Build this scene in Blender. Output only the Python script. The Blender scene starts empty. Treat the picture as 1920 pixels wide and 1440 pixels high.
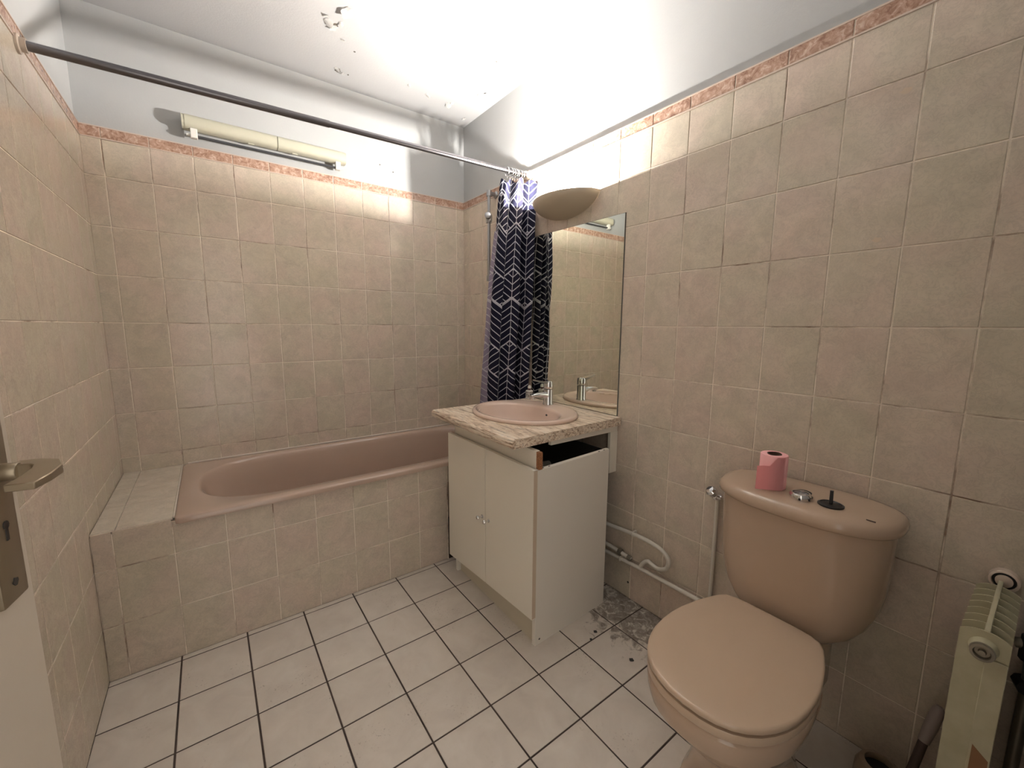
import bpy, bmesh, math, random
from mathutils import Vector, Matrix
random.seed(7)
S = bpy.context.scene
COL = S.collection
PI = math.pi

# ---------------------------------------------------------------- camera
F_PX, YAW, PITCH, ROLL = 766.99, 0.63739, -0.13926, 0.00717
CAM = Vector((0.3598, -2.4934, 1.2063))
fw = Vector((math.sin(YAW)*math.cos(PITCH), math.cos(YAW)*math.cos(PITCH), math.sin(PITCH)))
r0 = Vector((math.cos(YAW), -math.sin(YAW), 0)); u0 = r0.cross(fw)
rt = r0*math.cos(ROLL) + u0*math.sin(ROLL); up = -r0*math.sin(ROLL) + u0*math.cos(ROLL)
cd = bpy.data.cameras.new('camera'); cam = bpy.data.objects.new('camera', cd); COL.objects.link(cam)
cd.sensor_width = 36; cd.lens = F_PX/1920*36; cd.clip_start = 0.02
m = Matrix((rt, up, -fw)).transposed().to_4x4(); m.translation = CAM
cam.matrix_world = m
S.camera = cam
# ---------------------------------------------------------------- light and exposure
wd = bpy.data.worlds.new('world'); S.world = wd; wd.use_nodes = True
wd.node_tree.nodes['Background'].inputs[0].default_value = (1.0, .93, .84, 1)
wd.node_tree.nodes['Background'].inputs[1].default_value = 0.5
LAMP_E = 7000.0
S.view_settings.view_transform = 'Standard'; S.view_settings.look = 'None'
S.view_settings.gamma = 1; S.view_settings.use_curve_mapping = False
S.view_settings.exposure = 1.74

# ---------------------------------------------------------------- room numbers (metres)
W, H = 1.795, 2.485
YF = -2.60                       # front wall, behind the photographer
TW, TH = 0.1523, 0.203           # wall tile pitch
ROWS = [1.969, 1.820, 1.617, 1.414, 1.211, 1.008, 0.805, 0.602, 0.399, 0.196, 0.0]
BT = 2.017                       # top of the border
TUBZ = 0.532; TUBY = -0.6935

# ---------------------------------------------------------------- materials
def mat(name, col=(.8,.8,.8), rough=.5, metal=0, **k):
    m = bpy.data.materials.new(name); m.use_nodes = True
    b = m.node_tree.nodes['Principled BSDF']
    b.inputs['Base Color'].default_value = (*col, 1); b.inputs['Roughness'].default_value = rough
    b.inputs['Metallic'].default_value = metal
    for a, v in k.items():
        b.inputs[a.replace('_', ' ')].default_value = v
    return m
class NT:
    def __init__(s, m): s.t = m.node_tree; s.b = s.t.nodes['Principled BSDF']
    def n(s, ty, **k):
        x = s.t.nodes.new('ShaderNode'+ty)
        for a, v in k.items():
            if isinstance(v, (int, float, str, bool)) and hasattr(x, a): setattr(x, a, v)
        return x
    def l(s, a, b): s.t.links.new(a, b)
    def pos(s, scale=(1,1,1), rand=0.0, space='world'):
        if space == 'world': src = s.n('NewGeometry').outputs['Position']
        elif space == 'uv': src = s.n('TexCoord').outputs['UV']
        else: src = s.n('TexCoord').outputs['Object']
        mp = s.n('Mapping'); mp.inputs['Scale'].default_value = scale; s.l(src, mp.inputs[0])
        if rand:
            oi = s.n('ObjectInfo'); mu = s.math('MULTIPLY', oi.outputs['Random'], rand)
            cx = s.n('CombineXYZ'); s.l(mu, cx.inputs[0]); s.l(mu, cx.inputs[1]); s.l(cx.outputs[0], mp.inputs['Location'])
        return mp.outputs[0]
    def noise(s, vec, scale, detail=4, rough=.55, dist=0):
        x = s.n('TexNoise'); x.inputs['Scale'].default_value = scale; x.inputs['Detail'].default_value = detail
        x.inputs['Roughness'].default_value = rough; x.inputs['Distortion'].default_value = dist
        s.l(vec, x.inputs['Vector']); return x.outputs['Fac']
    def ramp(s, fac, stops):
        x = s.n('ValToRGB'); e = x.color_ramp.elements
        while len(e) < len(stops): e.new(.5)
        for i, (p, c) in enumerate(stops):
            e[i].position = p; e[i].color = (*c, 1) if isinstance(c, tuple) else (c, c, c, 1)
        s.l(fac, x.inputs[0]); return x.outputs[0]
    def math(s, op, a, b=None, c=None):
        x = s.n('Math'); x.operation = op
        for i, v in enumerate((a, b, c)):
            if v is None: continue
            if isinstance(v, (int, float)): x.inputs[i].default_value = v
            else: s.l(v, x.inputs[i])
        return x.outputs[0]
    def mix(s, fac, a, b, mode='MIX'):
        x = s.n('Mix'); x.data_type = 'RGBA'; x.blend_type = mode
        for i, v in ((0, fac), (6, a), (7, b)):
            if isinstance(v, (int, float)): x.inputs[i].default_value = v
            elif isinstance(v, tuple): x.inputs[i].default_value = (*v, 1)
            else: s.l(v, x.inputs[i])
        return x.outputs[2]
    def bump(s, h, strength, dist=.01):
        x = s.n('Bump'); x.inputs['Strength'].default_value = strength; x.inputs['Distance'].default_value = dist
        s.l(h, x.inputs['Height']); s.l(x.outputs[0], s.b.inputs['Normal'])
    def col(s, c): s.l(c, s.b.inputs['Base Color'])
    def rgh(s, c): s.l(c, s.b.inputs['Roughness'])

def tile_mat(name, base, pink, green, rough=.17, grime=None):
    m = mat(name, base, rough); t = NT(m)
    v = t.pos((1,1,1), 37.0, 'object')
    # object coordinates: marbling starts elsewhere on every tile
    n1 = t.noise(v, 14, 6, .65, .9); n2 = t.noise(v, 55, 5, .6, 1.4)
    c = t.ramp(n1, [(.38, tuple(x*.86 for x in base)), (.5, base), (.62, tuple(min(1, x*1.13) for x in base))])
    oi = t.n('ObjectInfo').outputs['Random']
    cr = t.ramp(oi, [(0, pink), (.35, base), (.6, base), (1, green)])
    c = t.mix(.42, c, cr)
    vein = t.ramp(n2, [(.42, 1.0), (.49, .80), (.54, 1.0)])
    c = t.mix(.7, c, vein, 'MULTIPLY')
    n3 = t.noise(v, 6, 2)
    c = t.mix(t.math('MULTIPLY', t.ramp(n3, [(.45, 0.0), (.65, 1.0)]), .35), c, green)
    c = t.mix(t.math('MULTIPLY', t.ramp(n3, [(.35, 1.0), (.5, 0.0)]), .35), c, pink)
    w = t.noise(t.pos(), 2.3, 3)
    c = t.mix(.5, c, t.ramp(w, [(.35, .93), (.65, 1.0)]), 'MULTIPLY')
    t.col(c)
    t.rgh(t.ramp(n1, [(.3, rough*1.5), (.7, rough*.8)]))
    t.bump(t.noise(v, 9, 2), .25, .004)
    return m
M = {}
M['tile'] = tile_mat('wall_tile_glaze', (.63,.54,.445), (.665,.52,.445), (.58,.53,.405))
M['shelf_tile'] = tile_mat('shelf_tile_glaze', (.62,.55,.46), (.62,.54,.45), (.60,.54,.45), .35)
def border_mat():
    m = mat('border_tile_glaze', (.5,.25,.18), .2); t = NT(m); v = t.pos((1,1,1), 21.0, 'object')
    n = t.noise(v, 42, 5, .7, 1.2)
    c = t.ramp(n, [(.36, (.27,.145,.10)), (.46, (.40,.24,.17)), (.55, (.49,.32,.24)), (.66, (.66,.50,.40))])
    t.col(c); return m
M['border'] = border_mat()
M['border_line'] = mat('border_edge_glaze', (.62,.50,.42), .25)
def grout_mat(name, clean, dirty, lo, hi):
    m = mat(name, clean, .85); t = NT(m); v = t.pos()
    n = t.noise(t.pos((1,1,1)), 4.5, 5, .65); c = t.ramp(n, [(lo, clean), (hi, dirty)])
    t.col(c); t.bump(t.noise(v, 300, 2), .2, .001); return m
M['grout'] = grout_mat('wall_grout', (.88,.79,.68), (.28,.19,.14), .50, .66)
M['floor_grout'] = grout_mat('floor_grout', (.085,.06,.05), (.05,.035,.03), .4, .6)
def floor_tile_mat():
    m = mat('floor_tile_glaze', (.6,.55,.5), .38); t = NT(m)
    v = t.pos((1,1,1), 37.0, 'object'); w = t.pos()
    n1 = t.noise(v, 10, 6, .6, .6)
    c = t.ramp(n1, [(.3, (.60,.535,.475)), (.5, (.65,.585,.52)), (.7, (.69,.63,.565))])
    # scattered scuffs
    s1 = t.noise(w, 6, 2); s2 = t.noise(w, 150, 3, .7)
    k = t.math('MULTIPLY', t.ramp(s1, [(.54, 0.0), (.66, 1.0)]), t.ramp(s2, [(.60, 0.0), (.68, .8)]))
    c = t.mix(k, c, (.26,.20,.16))
    # grey mortar smears left on the floor between the vanity and the toilet, by the wall
    sx = t.n('SeparateXYZ'); t.l(t.n('NewGeometry').outputs['Position'], sx.inputs[0])
    dx = t.math('SUBTRACT', sx.outputs[0], 1.75); dy = t.math('SUBTRACT', sx.outputs[1], -1.52)
    dx = t.math('DIVIDE', dx, .21); dy = t.math('DIVIDE', dy, .25)
    d = t.math('SQRT', t.math('ADD', t.math('MULTIPLY', dx, dx), t.math('MULTIPLY', dy, dy)))
    big = t.noise(w, 16, 4, .6, 1.2)
    d2 = t.math('ADD', d, t.math('MULTIPLY', t.math('SUBTRACT', big, .5), 2.6))
    msk = t.ramp(d2, [(.72, 1.0), (.98, 0.0)])
    dc = t.ramp(t.noise(w, 26, 6, .7, 1.5), [(.38, (.13,.10,.08)), (.55, (.30,.26,.22)), (.62, (.62,.57,.51))])
    c = t.mix(t.math('MULTIPLY', msk, .85), c, dc)
    t.col(c); t.rgh(t.math('ADD', t.math('MULTIPLY', msk, .4), .36))
    t.bump(t.noise(v, 60, 3), .08, .003); return m
M['floor_tile'] = floor_tile_mat()
def plaster_mat(name, col, bumps=.25):
    m = mat(name, col, .62); t = NT(m); v = t.pos()
    n = t.noise(v, 3, 4); c = t.ramp(n, [(.3, tuple(x*.95 for x in col)), (.7, col)])
    t.col(c); t.bump(t.noise(v, 120, 4, .7), bumps, .002); return m
M['plaster'] = plaster_mat('wall_plaster', (.44,.445,.445))
M['ceil'] = plaster_mat('ceiling_paint', (.44,.437,.44), .35)
M['flake'] = mat('peeling_paint', (.74,.72,.70), .6)
M['bare'] = mat('bare_plaster_under_paint', (.10,.085,.07), .9)
def ceramic(name, col, rough=.13):
    m = mat(name, col, rough, Coat_Weight=.3, Coat_Roughness=.05); t = NT(m)
    v = t.pos((1,1,1), 0, 'object'); n = t.noise(v, 5, 3)
    t.col(t.ramp(n, [(.3, tuple(x*.96 for x in col)), (.7, col)])); return m
M['bath'] = ceramic('bath_enamel', (.50,.37,.30), .16)
M['basin'] = ceramic('basin_ceramic', (.70,.53,.44), .14)
M['wc'] = ceramic('toilet_ceramic', (.50,.365,.27), .15)
M['seat'] = ceramic('seat_plastic', (.56,.42,.305), .28)
M['caulk'] = mat('silicone_bead', (.72,.65,.58), .5)
M['chrome'] = mat('chrome', (.75,.75,.76), .09, 1)
M['dull'] = mat('dull_steel', (.36,.36,.37), .3, 1)
M['rodm'] = mat('grey_steel_rod', (.20,.19,.20), .28, 1)
M['flange'] = mat('rod_flange_plastic', (.50,.42,.35), .5)
M['white'] = mat('white_melamine', (.82,.77,.67), .42)
M['whiteside'] = mat('white_melamine_panel', (.78,.735,.66), .42)
M['plinth'] = mat('plinth_melamine_shaded', (.58,.52,.41), .5)  # melamine colour darkened and yellowed to stand in for shade below the doors
M['edge'] = mat('edge_banding', (.60,.48,.36), .5)
def chip_mat():
    m = mat('raw_chipboard', (.4,.2,.1), .9); t = NT(m)
    t.col(t.ramp(t.noise(t.pos(), 220, 3), [(.35, (.16,.07,.03)), (.6, (.45,.2,.09))])); return m
M['chip'] = chip_mat()
def counter_mat():
    m = mat('stone_pattern_laminate', (.6,.45,.33), .28); t = NT(m)
    def lay(sc):
        v = t.pos(sc); return t.noise(v, 10, 8, .72, 1.6)
    n = lay((4.0, .55, 7.0)); n2 = t.noise(t.pos((7, .9, 12)), 13, 6, .7, .8)
    c = t.ramp(n, [(.36, (.22,.13,.075)), (.43, (.52,.38,.27)), (.51, (.80,.66,.52)), (.62, (.92,.83,.70))])
    c = t.mix(.75, c, t.ramp(n2, [(.38, .38), (.47, 1.0)]), 'MULTIPLY')
    t.col(c); return m
M['counter'] = counter_mat()
M['dark'] = mat('black_recess_shade', (.012,.010,.009), .8)  # near-black colour standing in for the shade inside openings
M['lampshade'] = mat('lamp_bowl_plaster', (.52,.44,.33), .55)
M['lampin'] = mat('lamp_inner_white', (.85,.83,.8), .5)
M['striplight'] = mat('aged_cream_plastic', (.50,.48,.38), .4)
M['stripwhite'] = mat('white_lamp_bracket', (.75,.73,.68), .4)
M['black'] = mat('black_plastic', (.02,.018,.018), .4)
M['tube_dark'] = mat('dark_glass_tube', (.05,.05,.055), .2)
M['pipe'] = mat('painted_pipe', (.68,.64,.57), .35)
def rad_mat():
    m = mat('radiator_enamel', (.60,.56,.40), .4); t = NT(m)
    n = t.noise(t.pos(), 30, 5); t.col(t.ramp(n, [(.3, (.47,.435,.29)), (.7, (.54,.505,.36))])); return m
M['rad'] = rad_mat()
M['rust'] = mat('rusty_patch', (.27,.14,.07), .8)
M['cast'] = mat('worn_valve_metal', (.30,.27,.22), .4, .7)
M['ringwhite'] = mat('pipe_collar_plastic', (.66,.54,.44), .4)
M['doorpaint'] = plaster_mat('door_paint', (.54,.475,.395), .12)
M['brassdull'] = mat('dull_bronze_metal', (.33,.275,.20), .38, .85)
M['mirror'] = mat('mirror_silvering', (.86,.88,.80), .005, 1)
M['mirror_edge'] = mat('mirror_glass_edge', (.05,.045,.04), .3)
M['tp'] = mat('pink_tissue', (1.0,.52,.53), .9)
M['tpcore'] = mat('cardboard_core', (.09,.05,.035), .9)
M['brushcup'] = mat('beige_plastic_cup', (.30,.22,.15), .4)
M['brushgrip'] = mat('grey_plastic_grip', (.33,.27,.25), .5)
M['mark'] = mat('printed_mark', (.08,.05,.04), .6)
M['label'] = mat('bottle_label', (.75,.72,.68), .5)
def emis(name, col, e):
    m = bpy.data.materials.new(name); m.use_nodes = True; nt = m.node_tree; nt.nodes.clear()
    o = nt.nodes.new('ShaderNodeOutputMaterial'); x = nt.nodes.new('ShaderNodeEmission')
    x.inputs[0].default_value = (*col, 1); x.inputs[1].default_value = e; nt.links.new(x.outputs[0], o.inputs[0]); return m
M['bulb'] = emis('halogen_tube_glow', (1.0, .965, .91), LAMP_E)
def curtain_mat():
    m = mat('navy_patterned_curtain', (.02,.02,.06), .8, Specular_IOR_Level=.2); t = NT(m)
    sw, L, P, s = .094, .0365, .376, .056
    sx = t.n('SeparateXYZ'); t.l(t.n('TexCoord').outputs['UV'], sx.inputs[0])
    u, v = sx.outputs[0], sx.outputs[1]
    us = t.math('DIVIDE', u, sw); fx = t.math('PINGPONG', us, 1.0)      # mirrored in every other strip
    sv = t.math('MULTIPLY', fx, s)
    p = t.math('SUBTRACT', v, sv); q = t.math('ADD', v, sv)
    mp = t.math('FRACT', t.math('DIVIDE', p, P)); mq = t.math('FRACT', t.math('DIVIDE', q, P))
    reg = t.math('LESS_THAN', mq, .62)
    hp = t.math('FRACT', t.math('DIVIDE', p, L)); hq = t.math('FRACT', t.math('DIVIDE', q, L))
    lp = t.math('LESS_THAN', hp, .14); lq = t.math('LESS_THAN', hq, .14)
    h = t.math('ADD', t.math('MULTIPLY', reg, lq), t.math('MULTIPLY', t.math('SUBTRACT', 1.0, reg), lp))
    b1 = t.math('LESS_THAN', mq, .022)
    b2 = t.math('LESS_THAN', t.math('ABSOLUTE', t.math('SUBTRACT', mq, .62)), .012)
    e1 = t.math('LESS_THAN', t.math('ABSOLUTE', t.math('SUBTRACT', fx, .5)), .478)
    edge = t.math('SUBTRACT', 1.0, e1)
    a = t.math('MAXIMUM', t.math('MAXIMUM', h, edge), t.math('MAXIMUM', b1, b2))
    bf = t.n('NewGeometry').outputs['Backfacing']
    front = t.mix(a, (.008,.008,.022), (.48,.48,.53))
    back = t.mix(a, (.25,.215,.28), (.46,.43,.47))
    t.col(t.mix(bf, front, back)); return m
M['curtain'] = curtain_mat()

# ---------------------------------------------------------------- mesh helpers
def link(name, me, material=None, parent=None, smooth=False):
    o = bpy.data.objects.new(name, me); COL.objects.link(o)
    if material is not None: me.materials.append(material)
    if smooth:
        for p in me.polygons: p.use_smooth = True
    if parent is not None: o.parent = parent
    return o
def build(name, bm, material, parent=None, smooth=None, tri=False):
    me = bpy.data.meshes.new(name)
    bmesh.ops.recalc_face_normals(bm, faces=bm.faces)
    bm.to_mesh(me); bm.free()
    o = link(name, me, material, parent)
    if smooth is not None:
        for p in me.polygons: p.use_smooth = True
        if smooth < 180:
            try: me.set_sharp_from_angle(angle=math.radians(smooth))
            except Exception: pass
    return o
def tag(o, label=None, cat=None, group=None, kind=None):
    if label: o['label'] = label
    if cat: o['category'] = cat
    if group: o['group'] = group
    if kind: o['kind'] = kind
    return o
def empty(name, loc=(0,0,0), rz=0, **k):
    o = bpy.data.objects.new(name, None); COL.objects.link(o); o.location = loc; o.rotation_euler = (0,0,rz)
    o.empty_display_size = .05
    return tag(o, **k)
def box(bm, x0, x1, y0, y1, z0, z1, bev=0, seg=1):
    vs = [bm.verts.new(p) for p in ((x0,y0,z0),(x1,y0,z0),(x1,y1,z0),(x0,y1,z0),(x0,y0,z1),(x1,y0,z1),(x1,y1,z1),(x0,y1,z1))]
    fs = [bm.faces.new([vs[i] for i in f]) for f in ((0,3,2,1),(4,5,6,7),(0,1,5,4),(1,2,6,5),(2,3,7,6),(3,0,4,7))]
    if bev:
        es = list({e for f in fs for e in f.edges})
        bmesh.ops.bevel(bm, geom=es, offset=bev, segments=seg, affect='EDGES', profile=.5)
def boxo(name, x0, x1, y0, y1, z0, z1, material, parent=None, bev=0, seg=1):
    bm = bmesh.new(); box(bm, x0, x1, y0, y1, z0, z1, bev, seg)
    return build(name, bm, material, parent, 40 if bev else None)
def ring_loft(bm, rings, cap0=True, cap1=True, closed=True):
    R = [[bm.verts.new(p) for p in r] for r in rings]; n = len(R[0])
    for a, b in zip(R[:-1], R[1:]):
        for i in range(n if closed else n-1):
            j = (i+1) % n; bm.faces.new((a[i], a[j], b[j], b[i]))
    if cap0: bm.faces.new(R[0][::-1])
    if cap1: bm.faces.new(R[-1])
    return R
def frame(d):
    d = Vector(d).normalized(); a = Vector((0,0,1)) if abs(d.z) < .9 else Vector((1,0,0))
    x = a.cross(d).normalized(); return x, d.cross(x)
def cyl(bm, p0, p1, r0, r1=None, n=16, cap=True):
    p0, p1 = Vector(p0), Vector(p1); r1 = r0 if r1 is None else r1; x, y = frame(p1-p0)
    c = [(math.cos(2*PI*i/n), math.sin(2*PI*i/n)) for i in range(n)]
    ring_loft(bm, [[p0+(x*a+y*b)*r0 for a, b in c], [p1+(x*a+y*b)*r1 for a, b in c]], cap, cap)
def lathe(bm, prof, origin=(0,0,0), axis=(0,0,1), n=24, cap0=False, cap1=False):
    o = Vector(origin); ax = Vector(axis).normalized(); x, y = frame(ax)
    ring_loft(bm, [[o+ax*h+(x*math.cos(2*PI*i/n)+y*math.sin(2*PI*i/n))*max(r, 1e-5) for i in range(n)] for r, h in prof], cap0, cap1)
def tube(bm, pts, r, n=10, sub=1):
    pts = [Vector(p) for p in pts]
    if sub > 1:
        q = []
        for i in range(len(pts)-1):
            a = pts[max(i-1,0)]; b = pts[i]; c = pts[i+1]; d = pts[min(i+2, len(pts)-1)]
            for k in range(sub):
                t = k/sub
                q.append(.5*((2*b)+(c-a)*t+(2*a-5*b+4*c-d)*t*t+(3*b-a-3*c+d)*t**3))
        pts = q+[pts[-1]]
    rings = []; x = None
    for i, p in enumerate(pts):
        d = (pts[min(i+1, len(pts)-1)]-pts[max(i-1, 0)]).normalized()
        if x is None: x, y = frame(d)
        else: x = (x-d*x.dot(d)).normalized()
        y = d.cross(x)
        rr = r[i] if isinstance(r, list) else r
        rings.append([p+(x*math.cos(2*PI*k/n)+y*math.sin(2*PI*k/n))*rr for k in range(n)])
    ring_loft(bm, rings)
def torus(bm, c, axis, R, r, n=20, m=8):
    c = Vector(c); ax = Vector(axis).normalized(); x, y = frame(ax); rings = []
    for i in range(n):
        a = 2*PI*i/n; d = x*math.cos(a)+y*math.sin(a)
        rings.append([c+d*(R+r*math.cos(2*PI*k/m))+ax*r*math.sin(2*PI*k/m) for k in range(m)])
    rings.append(rings[0]); 
    V = [[bm.verts.new(p) for p in rr] for rr in rings[:-1]]
    for i in range(n):
        a, b = V[i], V[(i+1) % n]
        for k in range(m): bm.faces.new((a[k], a[(k+1) % m], b[(k+1) % m], b[k]))

# ---------------------------------------------------------------- tiles
_tm = {}
def tile_mesh(w, h, material, t=.0022, ch=.0016, down=.002):
    key = (round(w, 4), round(h, 4), material.name)
    if key in _tm: return _tm[key]
    a, b = w/2, h/2; bm = bmesh.new()
    def ring(i, z): return [bm.verts.new((sx*(a-i), sy*(b-i), z)) for sx, sy in ((-1,-1),(1,-1),(1,1),(-1,1))]
    r = [ring(0, -down), ring(0, t-ch), ring(ch*.35, t-ch*.3), ring(ch, t)]
    for p, q in zip(r[:-1], r[1:]):
        for i in range(4): bm.faces.new((p[i], p[(i+1) % 4], q[(i+1) % 4], q[i]))
    bm.faces.new(r[-1])
    me = bpy.data.meshes.new('tile'); bm.to_mesh(me); bm.free(); me.materials.append(material)
    _tm[key] = me; return me
AX = {'back': (Vector((1,0,0)), Vector((0,0,1)), Vector((0,-1,0))),
      'front': (Vector((-1,0,0)), Vector((0,0,1)), Vector((0,1,0))),
      'right': (Vector((0,-1,0)), Vector((0,0,1)), Vector((-1,0,0))),
      'left': (Vector((0,1,0)), Vector((0,0,1)), Vector((1,0,0))),
      'floor': (Vector((1,0,0)), Vector((0,1,0)), Vector((0,0,1)))}
def place_tile(side, u0, u1, v0, v1, const, parent, material, name='tile', j=.0032, t=.0022):
    if u1-u0 < .008 or v1-v0 < .008: return
    X, Y, N = AX[side]
    w, h = u1-u0-j, v1-v0-j
    uc, vc = (u0+u1)/2, (v0+v1)/2
    if side in ('back', 'front'): p = Vector((uc, const, vc))
    elif side in ('right', 'left'): p = Vector((const, uc, vc))
    else: p = Vector((uc, vc, const))
    o = bpy.data.objects.new(name, tile_mesh(w, h, material, t)); COL.objects.link(o)
    R = Matrix((X, Y, N)).transposed()
    if t < .01:
        R = R @ Matrix.Rotation(random.gauss(0, .0016), 3, 'X') @ Matrix.Rotation(random.gauss(0, .0016), 3, 'Y')
    mw = R.to_4x4(); mw.translation = p
    o.parent = parent; o.matrix_basis = mw
    return o

# ================================================================= SETTING
def prism(name, polys, material, kind=True, parent=None):
    bm = bmesh.new()
    for x0, x1, y0, y1, z0, z1 in polys: box(bm, x0, x1, y0, y1, z0, z1)
    o = build(name, bm, material, parent)
    if kind: o['kind'] = 'structure'
    return o
REC = .008                                   # the painted wall above lies behind the tile faces
T = .12
floor = prism('floor', [(-.2, W+.2, YF-.9, .2, -.1, 0)], M['floor_grout'])
ceiling = prism('ceiling', [(-.2, W+.2, YF-.9, .2, H, H+.1)], M['ceil'])
wb = prism('wall_back', [(0, W, 0, T, 0, BT)], M['grout'])
prism('plaster_band', [(-T, W+T, REC, T, BT, H)], M['plaster'], False, wb)
wr = prism('wall_right', [(W, W+T, YF, T, 0, BT)], M['grout'])
prism('plaster_band', [(W+REC, W+T, YF, T, BT, H)], M['plaster'], False, wr)
wl = prism('wall_left', [(-T, 0, YF, T, 0, BT)], M['grout'])
prism('plaster_band', [(-T, -REC, YF, T, BT, H)], M['plaster'], False, wl)
DX0, DX1, DZ = .03, .76, 2.04
wf = prism('wall_front', [(-T, DX0-.04, YF-T, YF, 0, H), (DX1+.04, W+T, YF-T, YF, 0, H), (DX0-.04, DX1+.04, YF-T, YF, DZ+.04, H)], M['plaster'])
tr = prism('trim_1', [(DX0-.04, DX0, YF-T-.005, YF+.004, 0, DZ+.04), (DX1, DX1+.04, YF-T-.005, YF+.012, 0, DZ+.04), (DX0, DX1, YF-T-.005, YF+.012, DZ, DZ+.04)], M['doorpaint'])

def tile_wall(side, cuts, const, parent):
    for i in range(len(cuts)-1):
        u0, u1 = cuts[i], cuts[i+1]
        for r in range(len(ROWS)-1):
            place_tile(side, u0, u1, ROWS[r+1], ROWS[r], const, parent, M['tile'])
        b = place_tile(side, u0, u1, ROWS[0], BT, const, parent, M['border'], 'border_tile', t=.0026)
cuts = [0, .0643]
while cuts[-1]+TW < W: cuts.append(cuts[-1]+TW)
tile_wall('back', cuts+[W], 0, wb)
yr = [0, -.0831]
while yr[-1]-TW > YF: yr.append(yr[-1]-TW)
tile_wall('right', sorted(yr+[YF]), W, wr)
yl = [0, -.0785]
while yl[-1]-TW > YF: yl.append(yl[-1]-TW)
tile_wall('left', sorted(yl+[YF]), 0, wl)
# thin raised lines along the border on each wall
def border_lines(side, parent):
    bm = bmesh.new()
    for z in (ROWS[0]-.0005, BT-.004):
        if side == 'back': box(bm, .002, W-.002, -.0045, 0, z, z+.0042)
        elif side == 'right': box(bm, W-.0045, W, YF, -.003, z, z+.0042)
        else: box(bm, 0, .0045, YF, -.003, z, z+.0042)
    build('border_bead', bm, M['border_line'], parent)
for s_, p_ in (('back', wb), ('right', wr), ('left', wl)): border_lines(s_, p_)

# floor tiles: a thin cut strip along the bath, then full tiles
FX0, FY0, FT = .1945, -.7205, .2015
fx = [0.0, FX0]
while fx[-1]+FT < W: fx.append(fx[-1]+FT)
fx.append(W)
fy = [-.6935, FY0]
while fy[-1]-FT > YF: fy.append(fy[-1]-FT)
fy.append(YF); fy = fy[::-1]
for i in range(len(fx)-1):
    for k in range(len(fy)-1):
        if fx[i] > 1.27 and fy[k] > -.73: continue
        place_tile('floor', fx[i], fx[i+1], fy[k], fy[k+1], 0, floor, M['floor_tile'], j=.0052, t=.0018)
# drilled holes and dots
def disc(name, c, n, r, material, parent, k=10, sx=1.0):
    bm = bmesh.new(); N = Vector(n).normalized(); x, y = frame(N); c = Vector(c)
    vs = [bm.verts.new(c+N*.0006+(x*math.cos(2*PI*i/k)*sx+y*math.sin(2*PI*i/k))*r*(1+.2*math.sin(i*2.7))) for i in range(k)]
    v0 = [bm.verts.new(v.co-N*.002) for v in vs]
    bm.faces.new(vs)
    for i in range(k): bm.faces.new((vs[i], v0[i], v0[(i+1) % k], vs[(i+1) % k]))
    return build(name, bm, material, parent)
for x, y, r in ((1.515, -1.505, .0075), (1.471, -1.522, .005), (1.516, -1.679, .0085)):
    disc('drilled_hole', (x, y, .0018), (0,0,1), r, M['black'], floor)
disc('drilled_hole', (W-.0024, -1.444, .074), (-1,0,0), .005, M['black'], wr)
for x, z in ((1.321, 2.111), (1.243, 2.135)):
    disc('nail_hole', (x, REC-.0002, z), (0,-1,0), .0035, M['bare'], wb)
for y, z, r in ((-2.164, 1.439, .006), (-2.185, 1.79, .007)):
    disc('stain_spot', (W-.0022, y, z), (-1,0,0), r, M['edge'], wr, sx=1.6)
# peeling paint on the ceiling: curled chips hanging beside bare spots
def flake(x, y, s, rot):
    bm = bmesh.new(); n = 6
    c, sn = math.cos(rot), math.sin(rot)
    def P(a, b, h): return (x+(a*c-b*sn)*s, y+(a*sn+b*c)*s, H-h*s)
    rows = []
    for i in range(n+1):
        a = i/n; wdt = math.sin(PI*(.12+.8*a))*.5*(1+.25*math.sin(9*a+rot))
        h = .02+.35*a*a
        rows.append([bm.verts.new(P(a-.5, -wdt, h)), bm.verts.new(P(a-.5, 0, h+.06)), bm.verts.new(P(a-.5, wdt*.8, h+.02))])
    for a, b in zip(rows[:-1], rows[1:]):
        for k in range(2): bm.faces.new((a[k], a[k+1], b[k+1], b[k]))
    bmesh.ops.solidify(bm, geom=list(bm.faces), thickness=.0008)
    build('paint_flake', bm, M['flake'], ceiling)
def bare(x, y, s, sx=1.0):
    disc('bare_spot', (x, y, H), (0,0,-1), s, M['bare'], ceiling, 12, sx)
for x, y, s, r in ((.874, -.468, .05, .6), (.90, -.45, .045, 2.4), (.86, -.50, .035, 4.0), (.92, -.49, .03, 1.2), (.921, -.578, .07, 1.9),
                   (.985, -.15, .035, .4), (1.02, -.13, .03, 3.0), (1.60, -.665, .03, .2), (1.682, -.389, .045, 1.2), (1.70, -.42, .03, 3.6),
                   (1.744, -.103, .03, 2.2), (1.587, -.192, .05, .9), (1.60, -.22, .03, 2.0), (1.71, -.718, .022, 1.0), (1.666, -1.06, .025, .4),
                   (1.74, -.62, .02, 2.0), (1.45, -.21, .04, .2), (1.33, -.24, .025, 1.0), (.955, -.39, .03, 5.3), (1.73, -.93, .018, 1.5)):
    flake(x, y, s*.75, r)
for x, y, s, q in ((.905, -.462, .010, 1.6), (.992, -.138, .013, 1.4), (1.596, -.673, .006, 1.8), (.955, -.385, .005, 1), (1.02, -.335, .005, 1), (1.045, -.13, .004, 1.3), (1.70, -.41, .005, 1), (1.745, -.11, .005, 1)):
    bare(x, y, s, q)

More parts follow.
